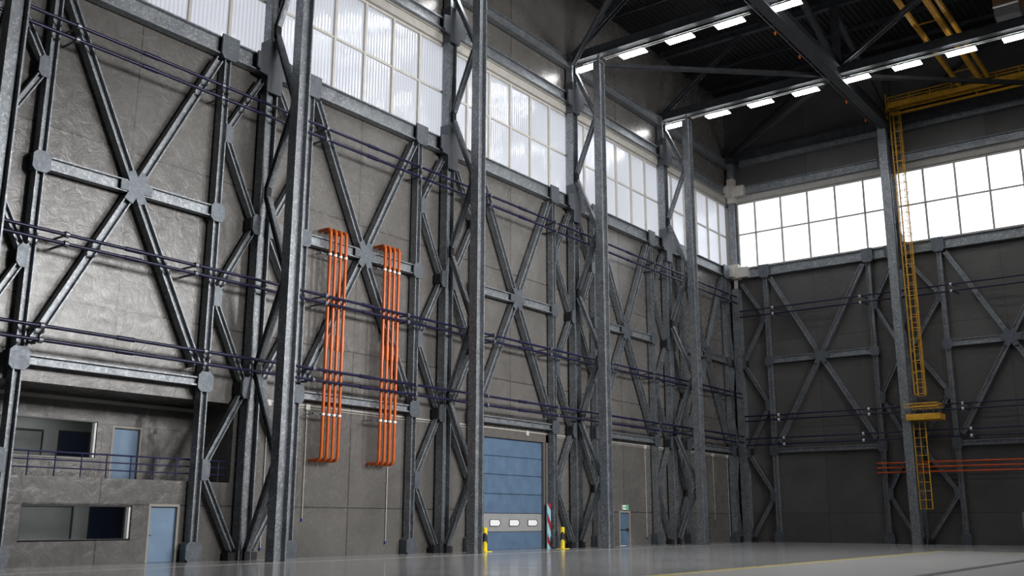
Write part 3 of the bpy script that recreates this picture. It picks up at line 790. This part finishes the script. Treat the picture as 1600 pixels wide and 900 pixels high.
for i, (y0, y1) in enumerate(((50.3,60.8), (38,49.8))):
    o = MB().hbeam((XB,y0,36.6), (XB,y1,32.3), (1,0,0), .4, .35, .08, .04).build('girder_brace', 'roof_steel'); tag(o, ['slanting brace above the roof girder next to the ladder column','slanting brace above the roof girder between the two lamp rows'][i], 'brace')
pn = ['over the end wall', 'just short of the end wall', 'between end wall and lamp row', 'above the farther lamp row', 'just this side of the farther lamp row', 'midway between the lamp rows', 'just beyond the closer lamp row']
for i in range(7):
    o = MB().hbeam((-.4,60.5-4.1*i-1.2,37.455), (XF-.05,60.5-4.1*i-1.2,37.455), (0,-1,0), .26, .2, .05, .03).build('purlin', 'roof_steel'); tag(o, 'dark roof purlin '+pn[i], 'purlin')
# cable with small hanging markers along the girder
ca = thing('hanging_cable', (13.2,26,31.08), 'thin cable slung under the roof girder with small orange tags', 'cable')
MB().tube([(0,0,0), (0,34.5,0)], .02, 6).build('cable', 'gray_box', ca)
for y in (14.1, 18.1, 27.0, 31.2): MB().box((-.05,y-.05,-.32), (.05,y+.05,-.12)).build('tag', 'orange', ca); 
for y in (12.0, 16.0, 20.0, 24.0, 29.0): MB().tube([(0,y,0), (.3,y,.2)], .02, 6).build('hook', 'gray_box', ca)
# brown box
bx = thing('ceiling_box', (23.6, 51.2, 33.75), 'brown box with a pale lower edge hung above the lamp row', 'box')
MB().box((0,0,.35), (1.5,3.0,2.6)).build('casing', 'brown_box', bx); MB().box((-.02,-.05,.26), (1.5,.05,.34)).build('edge_strip', 'frame_white', bx); MB().box((0,.1,-.35), (1.5,3.0,.26)).build('lower_casing', 'gray_box', bx)

# ------------------------------------------------------------------ lamps
def make_lamp():
    root = thing('ceiling_light', (0,0,0), '', 'lamp')
    mb = MB(); mb.prism([(0,-.28,.056),(0,-.16,.14),(0,.16,.14),(0,.28,.056)], (1.78,0,0)); mb.build('housing', 'housing', root)
    MB().prism([(0,-.31,0),(0,.31,0),(0,.32,.055),(0,-.32,.055)], (1.78,0,0)).build('diffuser', 'lamp', root)
    for x in (.35, 1.43): MB().tube([(x,0,.12), (x,0,.29)], .018, 6).build('hanger', 'housing', root)
    return root
def make_rail(x0, x1, y, label):
    root = thing('light_rail', (x0, y, 31.53), label, 'rail')
    for o_ in (-.12, .12): MB().box((0,o_-.022,0), (x1-x0,o_+.022,.045)).build('rail', 'housing', root)
lp = None
rown = {50.0: 'in the far lamp row', 37.5: 'in the middle lamp row', 25.0: 'in the overhead lamp row'}
nth = ['first', 'second', 'third', 'fourth', 'fifth', 'sixth', 'seventh', 'eighth', 'ninth', 'tenth', 'eleventh', 'twelfth']
for y in (50.0, 37.5, 25.0):
    xs = [.6+3.4*i for i in range(4)]+[14.38+3.4*i for i in range(4)]+[28.1+3.4*i for i in range(4)]
    for i, x in enumerate(xs):
        lab = '%s strip lamp out from the wall column, %s' % (nth[i], rown[y])
        if lp is None: lp = make_lamp(); lp['label'] = lab; lp['group'] = 'strip lamps under the roof'; lp.location = (x-.5, y+.5, 31.25)
        else: copy_tree(lp, (x-.5, y+.5, 31.25), lab)
    make_rail(2.2, 12.5, y+.5, 'pale twin lamp rail %s, starting just off the wall' % rown[y])
    make_rail(13.9, 26.5, y+.5, 'pale twin lamp rail %s, beyond the roof girder' % rown[y])
    make_rail(0, 1.9, y+.5, 'short pale lamp rail %s, at the column head' % rown[y])

# ------------------------------------------------------------------ yellow ladder, platform and catwalk
def ladder(name, x0, x1, y, z0, z1, label, step=.62, mid=True):
    root = thing(name, (x0, y, z0), label, 'ladder')
    W, H = x1-x0, z1-z0
    for xx in (0, W): MB().box((xx-.035,-.03,0), (xx+.035,.03,H)).build('stile', 'yellow', root)
    if mid: MB().box((W*.42-.03,.25,0), (W*.42+.03,.31,H)).build('safety_rail', 'yellow', root)
    z = .03; r0 = None
    while z < H:
        if r0 is None: r0 = MB().box((0,-.02,-.02), (W,.02,.02)).build('rung', 'yellow', root, (0,0,z))
        else: c2 = r0.copy(); COL.objects.link(c2); c2.parent = root; c2.location = (0,0,z)
        z += step
    return root
LY = 60.3
ladder('ladder', 13.85, 14.68, LY, 2.42, 8.5, 'straight yellow ladder below the yellow platform')
lad = ladder('caged_ladder', 14.28, 14.78, LY+.35, 10.4, 32.4, 'tall yellow ladder with safety hoops rising to the roof catwalk', .6, False)
for s_ in range(0, 28):
    z = .1+.8*s_
    if z > 21.9: break
    pts = [V((.25+.43*math.cos(a), -.33+.43*math.sin(a), z)) for a in [math.radians(130-i*400/22*1.0) for i in range(0, 15)]]
    pts = [(-.02,0,z)]+[(.25+.42*math.cos(a), -.36+.42*math.sin(a), z) for a in [math.pi+math.radians(-20)+math.radians(220)*i/12 for i in range(13)]]+[(.52,0,z)]
    if s_ == 0: hoop = MB().tube(pts, .022, 6).build('hoop', 'yellow', lad); 
    else:
        c2 = hoop.copy(); COL.objects.link(c2); c2.parent = lad; c2.location = (0,0,.8*s_)
for a in (180, 225, 270, 315, 360):
    a_ = math.radians(a); x, y = .25+.42*math.cos(a_), -.36+.42*math.sin(a_)
    MB().tube([(x,y,.05), (x,y,21.8)], .022, 6).build('cage_strap', 'yellow', lad)
pf = thing('ladder_platform', (13.62, LY-.8, 8.62), 'small yellow landing platform between the two ladders', 'platform')
MB().box((0,0,0), (2.3,1.5,.42)).build('deck', 'yellow', pf)
for z in (.88, 1.12):
    mb = MB(); mb.box((-.1,0,z), (2.2,.06,z+.07)); mb.box((2.14,.06,z), (2.2,1.5,z+.07)); mb.box((-.1,1.44,z), (2.14,1.5,z+.07)); mb.build('rail', 'yellow', pf)
for x, y in ((.6,.03),(1.2,.03),(1.9,.03),(2.17,.8),(1.9,1.47),(1.0,1.47),(.02,1.47)): MB().box((x-.025,y-.025,.42), (x+.025,y+.025,.9)).build('rail_post', 'ladder_dark', pf)
MB().box((-.1,.01,.62), (2.2,.05,.66)).build('knee_rail', 'ladder_dark', pf)
mb = MB(); mb.box((.02,1.1,10.3), (.1,1.2,31.5))
cw = thing('roof_catwalk', (13.95, 60.0, 31.9), 'yellow catwalk under the roof along the end wall', 'catwalk')
MB().box((.35,0,0), (13,.1,.16)).build('lower_rail', 'yellow', cw)
MB().hbeam((0,.05,.85), (13,.05,.85), (0,-1,0), .36, .16, .03, .05).build('edge_beam', 'yellow', cw)
MB().hbeam((0,.72,.85), (13,.72,.85), (0,-1,0), .36, .16, .03, .05).build('edge_beam', 'yellow', cw)
for i in range(22): MB().box((.3+.58*i,.13,.72), (.36+.58*i,.66,.8)).build('deck_joist', 'yellow', cw)
for x0, x1, z in ((0,13,1.75),(0,5.2,1.5),(6.5,13,1.5),(0,4.8,1.3),(6.8,13,1.25)): MB().box((x0,.68,z), (x1,.74,z+.09)).build('hand_rail', 'yellow', cw)
for i in range(9): MB().box((.02+1.55*i,.68,1.0), (.1+1.55*i,.74,1.75)).build('rail_post', 'yellow', cw)
for x in (0, 6.2): MB().bar((x+.4,.05,.08), (x+.1,.05,.7), (0,-1,0), .07, .06).build('strut', 'yellow', cw)
MB().box((0,-.02,-.2), (.1,.08,1.85)).build('end_post', 'yellow', cw)
for i, (x, w_, z) in enumerate(((19.4,.22,33.0),(20.85,.3,33.0),(21.35,.2,33.2))):
    o = MB().hbeam((x,26,z), (x,59.8,z), (0,0,-1), w_, .35, .06, .04).build('crane_rail', 'yellow'); tag(o, ['first narrow yellow overhead rail, closest to the roof girder', 'broad middle yellow overhead rail', 'last yellow overhead rail, beside the brown box'][i], 'rail')
for i in range(7): o = MB().box((19.5,31+4.4*i,33.0), (20.7,31.06+4.4*i,33.06)).build('rail_tie', 'yellow'); tag(o, 'thin yellow cross tie between the overhead rails', 'tie', 'cross ties between the yellow overhead rails')

# ------------------------------------------------------------------ light
def area(name, loc, rot, sx, sy, e, col=(1,1,1)):
    l = bpy.data.lights.new(name, 'AREA'); l.shape = 'RECTANGLE'; l.size = sx; l.size_y = sy; l.energy = e; l.color = col
    o = bpy.data.objects.new(name, l); COL.objects.link(o); o.location = loc; o.rotation_euler = rot; return o
for k in range(3):   # area lights added as daylight, in made-up openings of the unseen opposite wall
    o = area('window_daylight', (XF+.2, 12+12*k, 18.5), (0, math.radians(90-7), 0), 7.6, 6.0, 2600, (1.0, .985, .97))
    o.data.spread = math.radians(95)
# hidden fill lights added to brighten the office interiors, no fixtures
area('office_lamp', (-2.2, 5.5, 2.6), (0,0,0), .4, 3, 50)
area('office_lamp', (-4.7, 5.5, 5.9), (0,0,0), .4, 3, 50)

w = bpy.data.worlds.new('World'); scn.world = w; w.use_nodes = True
wt = w.node_tree; bg = wt.nodes['Background']; bg.inputs[1].default_value = 2.3
tc = wt.nodes.new('ShaderNodeTexCoord'); sx = wt.nodes.new('ShaderNodeSeparateXYZ'); wt.links.new(tc.outputs['Generated'], sx.inputs[0])
wt.links.new(ramp(wt, sx.outputs[2], [(.0, (.09, .09, .085)), (.03, (.965, .98, 1))]), bg.inputs[0])

# ------------------------------------------------------------------ camera
cam = bpy.data.cameras.new('camera'); co = bpy.data.objects.new('camera', cam); COL.objects.link(co)
cx, cy, cz, yaw, pitch, roll, f = 34.1028, -14.5091, 1.6105, .6459, .2291, .0021, 1556.45
F = V((-math.sin(yaw)*math.cos(pitch), math.cos(yaw)*math.cos(pitch), math.sin(pitch)))
R_ = V((math.cos(yaw), math.sin(yaw), 0)); U = R_.cross(F)
r2 = R_*math.cos(roll)+U*math.sin(roll); u2 = U*math.cos(roll)-R_*math.sin(roll)
mw = Matrix((( r2.x, u2.x, -F.x, cx), (r2.y, u2.y, -F.y, cy), (r2.z, u2.z, -F.z, cz), (0,0,0,1)))
co.matrix_world = mw
cam.sensor_width = 36; cam.lens = f*36/1600; cam.clip_end = 400; cam.clip_start = .05
scn.camera = co
scn.view_settings.view_transform = 'Standard'; scn.view_settings.look = 'None'; scn.view_settings.exposure = 0; scn.view_settings.gamma = 1
scn.view_settings.use_curve_mapping = False
